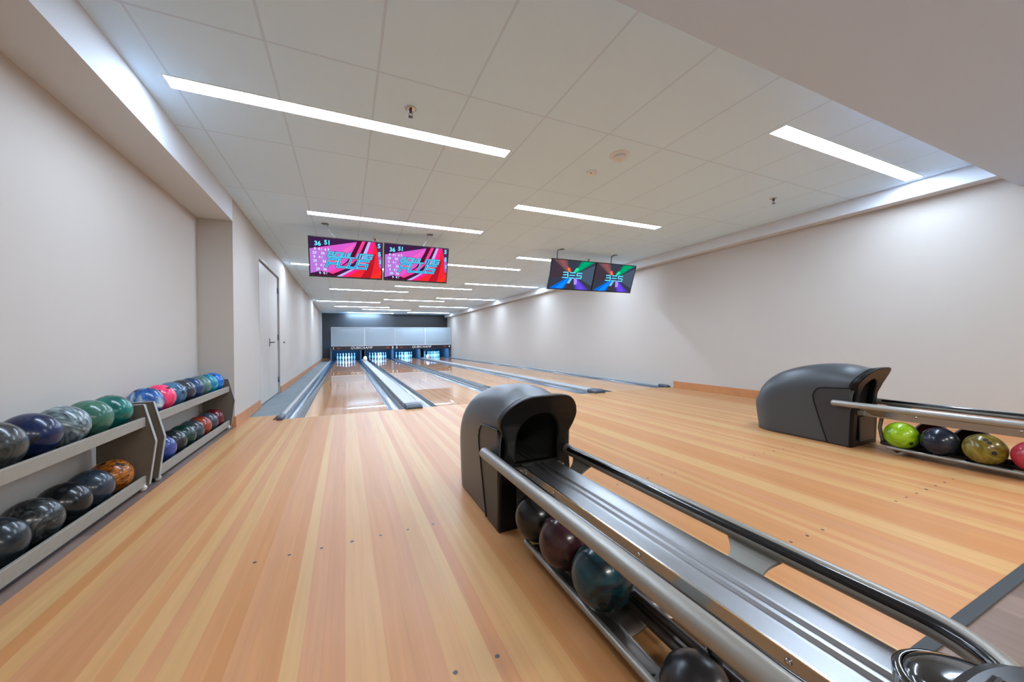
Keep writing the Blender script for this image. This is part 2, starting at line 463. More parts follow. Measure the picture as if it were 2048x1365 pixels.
def divider(x0, x1, label, kind):
    x0 += .0055; x1 -= .0055; w = x1 - x0
    D = thing('lane_divider', label, 'lane divider', (x0, YF, 0), group='raised dividers between the lanes')
    z = .052 if kind == 'wide' else .040
    b = MB()
    b.rings([[(0, y, -.09), (0, y, z - .012), (.004, y, z - .004), (.012, y, z), (w - .012, y, z), (w - .004, y, z - .004), (w, y, z - .012), (w, y, -.09)] for y in (.10, YM + .1 - YF)], smooth=False)
    b.build('cover', M['cap_top'], D)
    b = MB()
    ys = [(-.075, .022), (-.062, .038), (-.03, z + .004), (.03, z + .010), (.16, z + .010)]
    b.rings([[(-.004, y, -.02), (-.004, y, h - .008), (.008, y, h), (w / 2, y, h + .004), (w - .008, y, h), (w + .004, y, h - .008), (w + .004, y, -.02)] for y, h in ys])
    b.mi = 1
    if w > .15:
        for sx in (.035, w - .035): b.lathe([(.008, -.079), (.008, -.074)], 10, (sx, .0, .025), 'Y')
    b.build('end_cap', [M['cap_end'], M['screwdark']], D)
    return D
d12 = (LX[0] + LW + GW, LX[1] - GW); d34 = (LX[2] + LW + GW, LX[3] - GW); d23 = (LX[1] + LW + GW, LX[2] - GW)
divider(*d12, 'wide pale divider between the first and second lanes', 'wide')
divider(*d23, 'narrow pale divider between the second and third lanes', 'thin')
divider(*d34, 'wide pale divider between the third and fourth lanes', 'wide')
divider(LX[0] - GW - .068, LX[0] - GW, 'pale edge divider between the grey walkway and the first lane', 'thin')
divider(LX[3] + LW + GW, WR - .005, 'narrow edge divider against the right wall', 'thin')

# ------------------------------------------------------------------ masking units with sign band
def mask_unit(x0, x1, xm, n1, n2, label):
    U = thing('masking_unit', label, 'masking unit', (x0, YM, 0), group='masking units above the pins')
    w = x1 - x0; m = xm - x0; z0, z1 = .80, 1.855
    f = MB()
    f.box(0, w, .02, .12, z0, z1)
    f.box(0, w, -.012, .02, z1 - .035, z1); f.box(0, w, -.012, .02, z0, z0 + .03)
    for xx in (0, m - .025, w - .03): f.box(xx, xx + (.05 if xx == m - .025 else .03), -.012, .02, z0 + .03, z1 - .035)
    f.build('frame', M['mask_frame'], U, bevel=.004)
    for a, c in ((.03, m - .025), (m + .025, w - .03)):
        n = 12; V = []
        b = MB()
        for j in range(n + 1):
            row = []
            for i in range(n + 1):
                u, v = i / n, j / n
                bul = .03 * (1 - (2 * u - 1) ** 4) * (1 - (2 * v - 1) ** 4)
                row.append((a + (c - a) * u, .012 - bul, z0 + .03 + (z1 - z0 - .065) * v))
            V.append(row)
        b.rings(V, closed=False, cap0=False, cap1=False); b.build('panel', M['mask'], U)
    b = MB(); b.box(0, w, -.03, .12, .575, z0 - .004); sg = b.build('sign_band', M['sign'], U, bevel=.006)
    rx = Matrix.Rotation(PI / 2, 4, 'X')
    put(text_bm('QUBICAAMF', .17, .004, .25, 0, 1.0, 1.14), 'lettering', M['white_letter'], sg, Matrix.Translation((.47 * w, -.036, .70)) @ rx)
    put(text_bm(n1, .17, .004, 0, .006), 'number', M['white_letter'], sg, Matrix.Translation((.11, -.036, .69)) @ rx)
    put(text_bm(n2, .17, .004, 0, .006), 'number', M['white_letter'], sg, Matrix.Translation((w - .10, -.036, .69)) @ rx)
    for xx, t in ((.36, '>>'), (w - .38, '<<')):
        put(text_bm(t, .13, .004, 0, .005, .8, .17), 'arrow_mark', M['red_letter'], sg, Matrix.Translation((xx, -.036, .685)) @ rx)
    return U
mask_unit(-.715, 2.585, .984, '1', '2', 'pale blue masking panels above lanes 1 and 2, with black sign band')
u2 = mask_unit(2.605, WR - .03, 4.361, '3', '4', 'pale blue masking panels above lanes 3 and 4, with black sign band')
b = MB(); b.box(3.25, 3.29, .0, .08, .12, .575); b.prism([(3.215, 0.055), (3.31, .055), (3.29, .12), (3.25, .12)], 'Y', -.02, .08)
b.build('support_foot', M['sign'], u2, bevel=.004)

# kickbacks between the pin decks
def kick(x0, x1, label):
    b = MB(); b.box(x0, x1, 22.55, YE - .04, -.05, .74)
    tag(b.build('kickback_plate', M['kick'], bevel=.01), label, 'kickback plate', 'kickback plates beside the pin decks')
kick(LX[0] - GW - .04, LX[0] - GW - .002, 'leftmost grey kickback plate, outside the first pin deck')
kick(d12[0] + .002, d12[0] + .04, 'grey kickback plate just right of the first pin deck')
kick(d12[1] - .04, d12[1] - .002, 'grey kickback plate just left of the second pin deck')
kick(d23[0] + .001, d23[1] - .001, 'single thin kickback plate between the second and third pin decks')
kick(d34[0] + .002, d34[0] + .04, 'grey kickback plate just right of the third pin deck')
kick(d34[1] - .04, d34[1] - .002, 'grey kickback plate just left of the fourth pin deck')
kick(LX[3] + LW + GW + .002, LX[3] + LW + GW + .04, 'rightmost grey kickback plate, outside the fourth pin deck')

# ------------------------------------------------------------------ pins
PP = [(0, 0.0), (1.02, 0), (1.15, .4), (1.60, 1.8), (1.95, 3.2), (2.27, 4.6), (2.20, 5.9), (1.75, 7.3), (1.24, 8.7), (.95, 9.8), (.92, 10.5), (1.0, 11.4), (1.18, 12.6), (1.27, 13.4), (1.15, 14.3), (.75, 14.85), (.05, 15.0)]
IN = .0254
pb = MB(); pr = catmull([(max(r, .02) * IN, h * IN) for r, h in PP[1:]], 40); pb.lathe(pr, 20)
body = pb.build('bowling_pin', M['pin'])
sb = MB(); sb.lathe([(.96 * IN, 9.9 * IN), (1.005 * IN, 9.9 * IN), (.965 * IN, 10.35 * IN), (.93 * IN, 10.35 * IN)], 20, cap0=False, cap1=False)
sb.lathe([(1.02 * IN, 11.2 * IN), (1.04 * IN, 11.2 * IN), (1.10 * IN, 11.65 * IN), (1.05 * IN, 11.65 * IN)], 20, cap0=False, cap1=False)
stripe = sb.build('neck_stripe', M['pin_red'], body)
PN = [('front pin', 0, 0), ('second row left pin', -.5, 1), ('second row right pin', .5, 1), ('third row left pin', -1, 2), ('third row middle pin', 0, 2), ('third row right pin', 1, 2),
      ('back row far left pin', -1.5, 3), ('back row inner left pin', -.5, 3), ('back row inner right pin', .5, 3), ('back row far right pin', 1.5, 3)]
LNAME = ['leftmost lane', 'second lane from left', 'third lane from left', 'rightmost lane']
first = True
for i, c in enumerate(LC):
    for nm, dx, rw in PN:
        o = body if first else copy_tree(body)
        first = False
        o.location = (c + dx * .3048, 23.2 + rw * .264, 0)
        tag(o, 'white bowling pin, %s of %s' % (nm, LNAME[i]), 'bowling pin', 'bowling pins on lane %d' % (i + 1))

# white sensor housings on the wide dividers
def sensor(x, y, label):
    T = thing('sensor_housing', label, 'sensor housing', (x, y, .0525), group='sensor housings on the dividers')
    b = MB(); b.rings([[(.10 * s * math.cos(a), .18 * s * math.sin(a), z) for a in [2 * PI * k / 24 for k in range(24)]] for s, z in ((1, 0), (1.0, .09), (.95, .15), (.8, .20), (.5, .235), (.05, .245))])
    b.build('shell', M['white_letter'], T)
    b = MB(); b.lathe([(.02, 0), (.02, .008), (.01, .012)], 16, (0, 0, 0), 'Y'); b.build('lens', M['cap_end'], T, loc=(0, -.175, .08), rot=(0, 0, PI))
sensor(sum(d12) / 2, 20.3, 'white rounded sensor housing on the divider between lanes 1 and 2')
sensor(sum(d34) / 2, 20.9, 'white rounded sensor housing on the divider between lanes 3 and 4')

# ------------------------------------------------------------------ ceiling lights
def strip_light(x0, y0, label):
    T = thing('linear_ceiling_light', label, 'ceiling light', (x0, y0, ZC), group='linear ceiling lights')
    w, d = 2.42, .142
    b = MB(); b.box(0, w, 0, .006, -.004, .03); b.box(0, w, d - .006, d, -.004, .03); b.box(0, .006, .006, d - .006, -.004, .03); b.box(w - .006, w, .006, d - .006, -.004, .03)
    b.build('housing', M['fixture'], T)
    b = MB(); b.box(.006, w - .006, .006, d - .006, -.0025, .02); b.build('diffuser', M['light'], T)
for x, y, l in [
    (-1.042, 3.03, 'long ceiling light nearest the camera, left, over the ball racks'),
    (3.262, 1.80, 'ceiling light at front right beside the lower ceiling'),
    (-.44, 5.43, 'ceiling light just in front of the two pink screens'),
    (2.0, 4.20, 'ceiling light at centre, between front and screen rows'),
    (-1.042, 9.05, 'ceiling light partly behind the leftmost pink screen'),
    (1.44, 8.0, 'ceiling light just right of and behind the pink screens'),
    (3.237, 6.80, 'ceiling light partly behind the dark screens'),
    (3.237, 10.45, 'first right-hand ceiling light beyond the dark screens'),
    (1.39, 11.6, 'first middle ceiling light beyond the screens'),
    (-.44, 12.9, 'first left-hand ceiling light fully beyond the pink screens'),
    (-1.042, 16.65, 'ceiling light against the left wall in the far half'),
    (1.41, 15.4, 'middle ceiling light in the far half'),
    (3.262, 14.3, 'right-hand ceiling light in the far half, second beyond the screens'),
    (-.44, 18.9, 'left ceiling light third from the dark back wall'),
    (.79, 20.2, 'middle ceiling light second from the dark back wall'),
    (3.237, 17.9, 'right-hand ceiling light second from the dark back wall'),
    (.17, 22.6, 'last ceiling light before the dark back wall, on the left'),
    (3.237, 21.6, 'last ceiling light before the dark back wall, on the right')]:
    strip_light(x, y, l)

# added fill lamps behind the camera, standing in for unseen lounge lights
def area(name, loc, sx, sy, power, rgb=(255, 252, 247), rot=(0, 0, 0)):
    l = bpy.data.lights.new(name, 'AREA'); l.shape = 'RECTANGLE'; l.size = sx; l.size_y = sy; l.energy = power; l.color = lin(rgb)[:3]
    o = bpy.data.objects.new(name, l); COL.objects.link(o); o.location = loc; o.rotation_euler = rot; return o
for x in (.2, 2.6, 4.9): area('lounge_fill_lamp', (x, -1.6, Z0 - .01), 1.2, .3, 22)
# blue pin deck lamps, one per lane, behind the sign band
for c in LC:
    area('pin_lamp', (c, 22.75, .66), 1.0, .06, 15, (84, 166, 255), (R(52), 0, 0))
# added lamp boosting the last ceiling light's glow on the dark back wall
area('back_wall_glow_fill', (1.0, 22.5, 2.66), 1.8, .05, 22, (165, 208, 245), (R(48), 0, 0))

# ------------------------------------------------------------------ sprinklers and detectors
def sprinkler(x, y, label):
    T = thing('sprinkler', label, 'sprinkler', (x, y, ZC), group='ceiling sprinklers')
    b = MB(); b.lathe([(.042, 0), (.042, -.004), (.03, -.010), (.012, -.012)], 20); b.build('escutcheon', M['chrome'], T)
    b = MB(); b.lathe([(.012, -.01), (.012, -.03), (.008, -.034)], 12)
    b.tube([(-.008, 0, -.03), (-.016, 0, -.045), (-.004, 0, -.06)], .003, 8); b.tube([(.008, 0, -.03), (.016, 0, -.045), (.004, 0, -.06)], .003, 8)
    b.build('frame', M['darkmetal'], T)
    b = MB(); b.lathe([(.004, -.058), (.018, -.062), (.018, -.065), (.004, -.066)], 16); b.build('deflector', M['darkmetal'], T)
sprinkler(.455, 2.774, 'chrome sprinkler behind the longest near ceiling light')
sprinkler(4.828, 2.826, 'sprinkler on the ceiling near the right wall')
sprinkler(.463, 6.491, 'sprinkler above the gap between the two pink screens')
sprinkler(4.757, 6.534, 'sprinkler above the two dark screens')
T = thing('smoke_detector', 'large white smoke detector on a wide base, centre ceiling', 'smoke detector', (2.345, 2.72, ZC), group='ceiling detectors')
b = MB(); b.lathe([(.095, 0), (.095, -.006), (.085, -.012), (.03, -.013)], 28); b.build('base_plate', M['det'], T)
b = MB(); b.lathe([(.058, -.012), (.058, -.022), (.062, -.026), (.058, -.040), (.040, -.050), (.036, -.044), (.016, -.05), (.012, -.058), (.002, -.059)], 28)
b.build('sensor_head', M['det'], T)
T = thing('smoke_detector', 'small white ceiling sensor, just left of the larger detector', 'smoke detector', (2.315, 3.10, ZC), group='ceiling detectors')
b = MB(); b.lathe([(.05, 0), (.05, -.01), (.044, -.022), (.025, -.03), (.002, -.031)], 24); b.build('sensor_head', M['det'], T)
b = MB(); b.sphere(.006, (-.03, -.02, -.026), 12, 8); b.build('lens', M['screwdark'], T)

# ------------------------------------------------------------------ monitors
EM = {}
def em(rgb, s=.285):
    if (rgb, s) not in EM: EM[(rgb, s)] = emitter('screen_%02x%02x%02x' % rgb, rgb, s)
    return EM[(rgb, s)]
TW, TH = 1.0, .575
def poly_screen(parent, polys, name='screen'):
    """polygons in screen units (x 0..1, y 0..1, from the lower left), one mesh, one emissive material per colour"""
    b = MB(); mats = []
    for i, (rgb, pts) in enumerate(polys):
        m = em(rgb)
        if m not in mats: mats.append(m)
        b.mi = mats.index(m)
        b._f([b.bm.verts.new(((x - .5) * (TW - .03), (y - .5) * (TH - .035) + .004, .0003 * i)) for x, y in pts])
    return b.build(name, mats, parent, loc=(0, 0, .0045), recalc=False)
def strokes(parent, lines, rgb, w, name, z):
    b = MB()
    for L in lines:
        for (x0, y0), (x1, y1) in zip(L, L[1:]):
            dx, dy = x1 - x0, y1 - y0; n = math.hypot(dx, dy) or 1; ux, uy = dx / n * w / 2, dy / n * w / 2
            b._f([b.bm.verts.new((p, q, 0)) for p, q in ((x0 - ux + uy, y0 - uy - ux), (x1 + ux + uy, y1 + uy - ux), (x1 + ux - uy, y1 + uy + ux), (x0 - ux - uy, y0 - uy + ux))])
    return b.build(name, em(rgb), parent, loc=(0, 0, z), recalc=False)

def monitor(cx, label, kind, cabx, dark):
    # tilted forward: lower edge further away
    top = Vector((cx, 5.90, 2.489)); bot = Vector((cx, 6.10, 1.948)); c = (top + bot) / 2
    T = thing('monitor', label, 'monitor', c, group='score monitors')
    up = (top - bot).normalized(); nrm = Vector((1, 0, 0)).cross(up)
    H = bpy.data.objects.new('x', None); bpy.data.objects.remove(H)
    T.rotation_euler = Matrix((Vector((1, 0, 0)), up, nrm)).transposed().to_euler()
    f = MB(); f.box(-TW / 2, TW / 2, -TH / 2, TH / 2, -.035, .0); f.box(-.28, .28, -.2, .2, -.06, -.035)
    w = .013
    f.box(-TW / 2, TW / 2, TH / 2 - w, TH / 2, 0, .008); f.box(-TW / 2, TW / 2, -TH / 2, -TH / 2 + w + .008, 0, .008)
    f.box(-TW / 2, -TW / 2 + w, -TH / 2 + w + .008, TH / 2 - w, 0, .008); f.box(TW / 2 - w, TW / 2, -TH / 2 + w + .008, TH / 2 - w, 0, .008)
    fr = f.build('frame', M['bezel'], T, bevel=.003)
    if kind == 'pink':
        P = [((58, 30, 70), [(0, 0), (1, 0), (1, 1), (0, 1)]),
             ((150, 110, 200), [(0, .06), (.28, .20), (.36, .74), (0, .70)]),
             ((206, 88, 196), [(.0, .70), (.64, .97), (.58, .60), (.34, .10), (.16, .10)]),
             ((178, 112, 206), [(0, .05), (.20, .16), (.30, .72), (0, .70)]),
             ((232, 96, 190), [(.26, .50), (.63, .94), (.46, .48), (.30, .26)]),
             ((78, 18, 42), [(.02, .0), (.30, .12), (.50, .42), (.66, 1.0), (.72, 1.0), (.58, .44), (.36, .02)]),
             ((232, 62, 150), [(.24, .10), (.46, .32), (.61, .56), (.715, 1), (.765, 1), (.645, .50), (.50, .24), (.30, .06)]),
             ((70, 16, 30), [(.34, .02), (.54, .20), (.68, .50), (.765, 1), (.80, 1), (.735, .52), (.58, .20), (.42, .0)]),
             ((184, 170, 240), [(.35, .0), (.56, .22), (.70, .52), (.80, 1), (.84, 1), (.755, .52), (.62, .24), (.42, .0)]),
             ((240, 36, 130), [(.42, .0), (.62, .24), (.755, .52), (.84, 1), (.90, 1), (.84, .50), (.72, .26), (.50, .0)]),
             ((226, 40, 50), [(.50, .0), (.72, .26), (.84, .50), (.90, 1), (.93, 1), (.955, .45), (1.0, .20), (1.0, .0)]),
             ((178, 24, 40), [(.70, .0), (.84, .48), (.915, .72), (.88, .30), (.84, 0)]),
             ((246, 50, 36), [(.84, .0), (.93, .12), (1.0, .24), (1.0, .15), (.96, 0)]),
             ((80, 40, 90), [(.90, 1), (1, 1), (1, .60), (.94, .75)]),
             ((150, 100, 190), [(.94, .75), (1, .60), (1, .26), (.965, .34)])]
        sc = poly_screen(fr, P)
        def T2(body, size, x, y, rgb, z, name='score_text', **kw):
            bm = text_bm(body, size, 0, **kw); return put(bm, name, em(rgb), fr, Matrix.Translation(((x - .5) * TW, (y - .5) * TH, z)))
        cy = (110, 225, 255)
        T2('36', .085, .12, .83, cy, .0100, bold=.003); T2('51', .085, .245, .87, cy, .0100, bold=.003)
        T2('5', .085, .945, .89, cy, .0100, bold=.003); T2('5', .085, .955, .68, cy, .0100, bold=.003); T2('2', .07, .965, .48, cy, .0100, bold=.002)
        for r_, (tx, xs) in enumerate([('9  4 /  6 3', .17), ('29    36', .13), ('9   4 /', .12), ('29     36', .14), ('9   4 /', .14), ('29   36', .16), ('9  4 /', .18)]):
            T2(tx, .05, xs, .70 - .10 * r_, (190, 225, 255), .0101, bold=.0015)
        # the two-line logo: dark outline, light blue edge, blue letters
        GL = {'B': [[(0, 0), (0, 1), (.85, 1), (.95, .56), (0, .52)], [(.95, .5), (1, 0), (0, 0)]], 'O': [[(0, 0), (0, 1), (1, 1), (1, 0), (0, 0)]],
              'W': [[(0, 1), (0, 0), (1, 0), (1, 1)], [(.5, 0), (.5, .8)]], 'L': [[(0, 1), (0, 0), (1, 0)]], 'I': [[(.5, 0), (.5, 1)]],
              'N': [[(0, 0), (0, 1), (1, 1), (1, 0)]], 'G': [[(1, 1), (0, 1), (0, 0), (1, 0), (1, .5), (.5, .5)]],
              'P': [[(0, 0), (0, 1), (1, 1), (1, .42), (0, .42)]], 'U': [[(0, 1), (0, 0), (1, 0), (1, 1)]],
              'S': [[(1, 1), (0, 1), (0, .5), (1, .5), (1, 0), (0, 0)]]}
        def word(t, x0, y0, cw, gap, ch, sh):
            out = []; x = x0
            for c in t:
                w = cw * (.35 if c == 'I' else 1)
                for L in GL[c]: out.append([(x + (w * px if c != 'I' else w / 2) + sh * (py * ch + y0), y0 + py * ch) for px, py in L])
                x += w + gap
            return out
        W1 = word('BOWLING', -.262, .020, .068, .026, .062, .34); W2 = word('PLUS', -.225, -.125, .105, .036, .112, .34)
        for e_, rgb, z in ((.030, (22, 42, 92), .0102), (.014, (128, 232, 255), .0104), (0, (36, 148, 205), .0106)):
            strokes(fr, W2, rgb, .020 + e_ * .8, 'logo_lettering', z); strokes(fr, W1, rgb, .010 + e_ * .7, 'logo_lettering', z + .0001)
        for q in ([(-.235, -.045), (-.135, -.045)], [(-.085, -.045), (-.062, -.045)], [(.055, -.045), (.08, -.045)], [(.165, -.045), (.26, -.045)]):
            strokes(fr, [q], (240, 100, 130), .014, 'logo_stripe', .0108)
    else:
        P = [((54, 58, 74), [(0, 0), (1, 0), (1, 1), (0, 1)]),
             ((62, 52, 62), [(0, .35), (.40, .45), (.45, .55), (0, 1)]),
             ((70, 84, 104), [(.52, .5), (1, .15), (1, .9)]),
             ((62, 52, 58), [(.40, 0), (.55, 0), (.5, .5)]),
             ((108, 74, 80), [(.03, 1), (.33, 1), (.42, .62), (.36, .60)]),
             ((134, 82, 84), [(.12, 1), (.27, 1), (.40, .66), (.36, .64)]),
             ((0, 138, 96), [(.66, 1), (.97, 1), (.60, .58), (.55, .62)]),
             ((0, 158, 108), [(.72, 1), (.90, 1), (.60, .62), (.57, .64)]),
             ((0, 104, 220), [(.02, .0), (.34, .0), (.46, .40), (.40, .42)]),
             ((20, 130, 250), [(.14, .0), (.30, .0), (.44, .36), (.40, .38)]),
             ((84, 58, 190), [(.62, .0), (.93, .0), (.62, .40), (.56, .38)]),
             ((100, 72, 216), [(.68, .0), (.84, .0), (.62, .36), (.58, .34)]),
             ((232, 84, 60), [(.36, .74), (.42, .76), (.46, .60), (.41, .60)]),
             ((250, 140, 70), [(.36, .74), (.385, .75), (.43, .60), (.40, .60)]),
             ((40, 214, 146), [(.56, .76), (.63, .76), (.62, .68), (.55, .58), (.50, .58)]),
             ((120, 190, 255), [(.40, .20), (.46, .20), (.52, .42), (.46, .42)][::1]),
             ((168, 140, 240), [(.57, .16), (.63, .18), (.63, .30), (.59, .42), (.54, .42)])]
        sc = poly_screen(fr, P)
        s = .10
        def B(ox, pts): return [(ox + x * .098, y * .050) for x, y in pts]
        lines = [B(-.21, [(0, 1), (1.0, 1), (1.05, .15), (.1, 0)]), B(-.21, [(1.05, .0), (1.15, -.1), (1.1, -1), (-.05, -1)]),
                 B(-.055, [(0, 1), (1.1, 1)]), B(-.055, [(-.05, 0), (1.05, 0)]), B(-.055, [(-.1, -1), (1.0, -1)]),
                 B(.097, [(1.1, 1), (.05, 1), (0, .05), (1.1, 0), (1.05, -1), (-.05, -1)])]
        strokes(fr, lines, (24, 60, 110), .030, 'logo_outline', .0102)
        strokes(fr, lines, (110, 225, 255), .018, 'logo_lettering', .0106)
    # suspension: cable from the ceiling to the back of the case
    inv = Matrix.LocRotScale(c, T.rotation_euler, None).inverted()
    hx, hy = cabx
    p0 = Vector((hx, hy, ZC - .004)); x1 = min(max(hx + (.12 if dark else -.10 if hx > 1 else .13), cx - .45), cx + .45)
    pts = [p0, p0 + Vector((.03 * (1 if x1 > hx else -1), .0, -.012)), Vector((hx * .6 + x1 * .4, 6.0, 2.60)), Vector((x1, 6.0, 2.50)), Vector((x1, 6.0, 2.40))]
    if dark: pts = [p0, p0 + Vector((-.07, 0, -.012)), p0 + Vector((-.10, 0, -.05)), p0 + Vector((-.11, 0, -.2)), p0 + Vector((-.11, 0, -.32))]
    pts = catmull([tuple(p) for p in pts], 24)
    b = MB(); b.tube([tuple(inv @ Vector(p)) for p in pts], .008, 10); cb = b.build('suspension_cable', M['cable_dark'] if dark else M['cable'], T)
    b = MB(); b.lathe([(.05, .0), (.05, -.004), (.04, -.008), (.01, -.01)], 20); bm = b.bm
    bm.transform(inv @ Matrix.Translation((hx, hy, ZC)))
    b.build('ceiling_plate', M['darkmetal'], cb)
    # pole behind the case holding it to the ceiling
    b = MB(); b.tube([tuple(inv @ Vector((cx, 6.14, 2.26))), tuple(inv @ Vector((cx, 6.14, 2.40)))], .02, 12)
    b.build('mount_arm', M['darkmetal'], T)
monitor(.033, 'left of the two pink and red score monitors', 'pink', (-.249, 5.937), False)
monitor(1.052, 'right of the two pink and red score monitors', 'pink', (1.252, 5.93), False)
monitor(3.985, 'left of the two dark monitors with coloured light beams', 'dark', (3.739, 5.962), True)
monitor(4.990, 'right of the two dark monitors with coloured light beams', 'dark', (5.03, 6.0), True)

# ------------------------------------------------------------------ bowling balls
BR = .1065
bb = MB(); bb.sphere(BR, (0, 0, 0), 56, 32)
ball0 = bb.build('bowling_ball', M['hole'])
def hole_cap(az, el, r, name='finger_hole'):
    d = Vector((math.cos(az) * math.cos(el), math.sin(az) * math.cos(el), math.sin(el)))
    x = d.orthogonal().normalized(); y = d.cross(x); b = MB(); rr = []
    for k in (1.0, .8, .02):
        q = r * k; dist = math.sqrt((BR + .0006) ** 2 - q * q)
        rr.append([tuple(d * dist + x * (q * math.cos(t)) + y * (q * math.sin(t))) for t in [2 * PI * i / 18 for i in range(18)]])
    b.rings(rr, True, False, True); return b.build(name, M['hole'], ball0, recalc=False)
hole_cap(0, R(90), .0125); hole_cap(R(40), R(76), .0125); hole_cap(R(-155), R(52), .0145, 'thumb_hole')
BALLS = {'n': 0}
def ball(x, y, z, m, label, group, rot=(0, 0, 0), sc=1.0):
    o = ball0 if BALLS['n'] == 0 else copy_tree(ball0); BALLS['n'] += 1
    o.material_slots[0].link = 'OBJECT'; o.material_slots[0].material = m
    o.location = (x, y, z); o.rotation_euler = rot; o.scale = (sc, sc, sc)
    return tag(o, label, 'bowling ball', group)
def bm_(n, *cols, **kw): return marble('ball_' + n, cols, **kw)

RX, RU, RL, SP = -1.362, .550, .142, .2165
rs = 1.0
# near rack, top shelf (from the camera outwards)
g = 'balls on the top shelf of the near rack'
row = [(2.303, bm_('charcoal', (26, 28, 28), (60, 64, 62), (40, 44, 44)), 'charcoal swirled bowling ball at the photo edge, top shelf of the near rack', (R(80), 0, 0)),
       (2.521, bm_('navy', (13, 19, 42), (18, 34, 72), (24, 26, 46)), 'navy blue bowling ball on the top shelf of the near rack', (R(100), 0, .5)),
       (2.739, bm_('greymarble', (44, 56, 62), (96, 112, 116), (150, 164, 166), scale=5, distort=5, stretch=(1, 1, 3)), 'grey and silver marbled bowling ball on the top shelf of the near rack', (R(110), .3, 0)),
       (2.957, bm_('sage', (40, 84, 70), (52, 98, 82), (62, 104, 84)), 'dull sage green bowling ball on the top shelf of the near rack', (R(120), 0, 0)),
       (3.175, bm_('teal', (4, 62, 58), (10, 92, 84), (12, 122, 108), scale=4), 'teal green bowling ball at the far end of the near rack top shelf', (R(8), R(-4), R(200)))]
for y, m, l, r in row: ball(RX, y, RU, m, l, g, r, rs)
g = 'balls on the bottom shelf of the near rack'
row = [(2.310, bm_('slate', (20, 26, 30), (40, 48, 54)), 'blue black bowling ball at the photo edge, bottom shelf of the near rack', (R(18), R(16), 0)),
       (2.528, bm_('blackstreak', (16, 18, 20), (42, 46, 46), (80, 84, 84), scale=7, distort=6), 'black bowling ball with grey streaks, bottom shelf of the near rack', (R(14), R(26), R(60))),
       (2.745, bm_('plainblack', (16, 18, 20), (26, 29, 32)), 'plain black bowling ball, bottom shelf of the near rack', (R(4), R(8), R(80))),
       (2.962, bm_('gunmetal', (36, 44, 54), (52, 62, 72)), 'gunmetal grey bowling ball, bottom shelf of the near rack', (R(130), 0, 0)),
       (3.178, bm_('amber', (60, 28, 8), (140, 78, 24), (190, 118, 48), scale=4, distort=8, stretch=(1, 1, 4)), 'amber brown wood-swirled bowling ball, bottom shelf of the near rack', (R(12), R(35), R(-20)))]
for y, m, l, r in row: ball(RX, y, RL, m, l, g, r, rs)
g = 'balls on the top shelf of the far rack'
cols = [('bluewhite', [(20, 60, 116), (30, 84, 148), (150, 172, 184), (214, 216, 210)], 'blue and white swirled bowling ball, first on the far rack top shelf'),
        ('pink', [(210, 40, 84), (230, 62, 108), (232, 96, 124)], 'bright pink bowling ball on the far rack top shelf'),
        ('steelblue', [(28, 62, 92), (50, 92, 124), (70, 116, 140)], 'steel blue bowling ball just beyond the pink ball'),
        ('greyblack', [(30, 36, 44), (52, 60, 68)], 'dark grey bowling ball in the middle of the far rack top shelf'),
        ('deepblue', [(24, 48, 84), (36, 66, 108)], 'deep blue bowling ball beyond the dark grey ball, top shelf'),
        ('greengrey', [(58, 92, 88), (78, 108, 98)], 'grey green bowling ball on the far rack top shelf'),
        ('turquoise', [(0, 110, 138), (16, 140, 160)], 'turquoise bowling ball, second from the end of the far rack top shelf'),
        ('azure', [(0, 84, 158), (10, 118, 196)], 'bright azure bowling ball at the far end of the far rack top shelf')]
for i, (n, c, l) in enumerate(cols): ball(RX, 3.628 + i * SP, RU, bm_(n, *c, scale=4), l, g, (R(10 + 30 * (i % 3)), R(15), R(50 * i)), rs)
g = 'balls on the bottom shelf of the far rack'
cols = [('periwinkle', [(44, 60, 118), (58, 78, 140)], 'periwinkle blue bowling ball, first visible on the far rack bottom shelf'),
        ('blackgrey', [(24, 27, 29), (58, 62, 62)], 'black and grey bowling ball beside the periwinkle ball, bottom shelf'),
        ('forest', [(14, 44, 38), (26, 66, 54)], 'forest green bowling ball on the far rack bottom shelf'),
        ('ash', [(42, 50, 56), (62, 70, 76)], 'ash grey bowling ball between the green and rust balls'),
        ('rust', [(110, 36, 20), (160, 66, 40)], 'rust orange bowling ball on the far rack bottom shelf'),
        ('greyblue', [(46, 50, 58), (66, 70, 80)], 'grey bowling ball between the rust and maroon balls'),
        ('wine', [(82, 18, 28), (110, 34, 42)], 'dark maroon bowling ball at the far end of the far rack bottom shelf')]
for i, (n, c, l) in enumerate(cols): ball(RX, 3.844 + i * SP, RL, bm_(n, *c, scale=4), l, g, (R(10 + 12 * (i % 4)), R(20), R(35 * i)), rs)

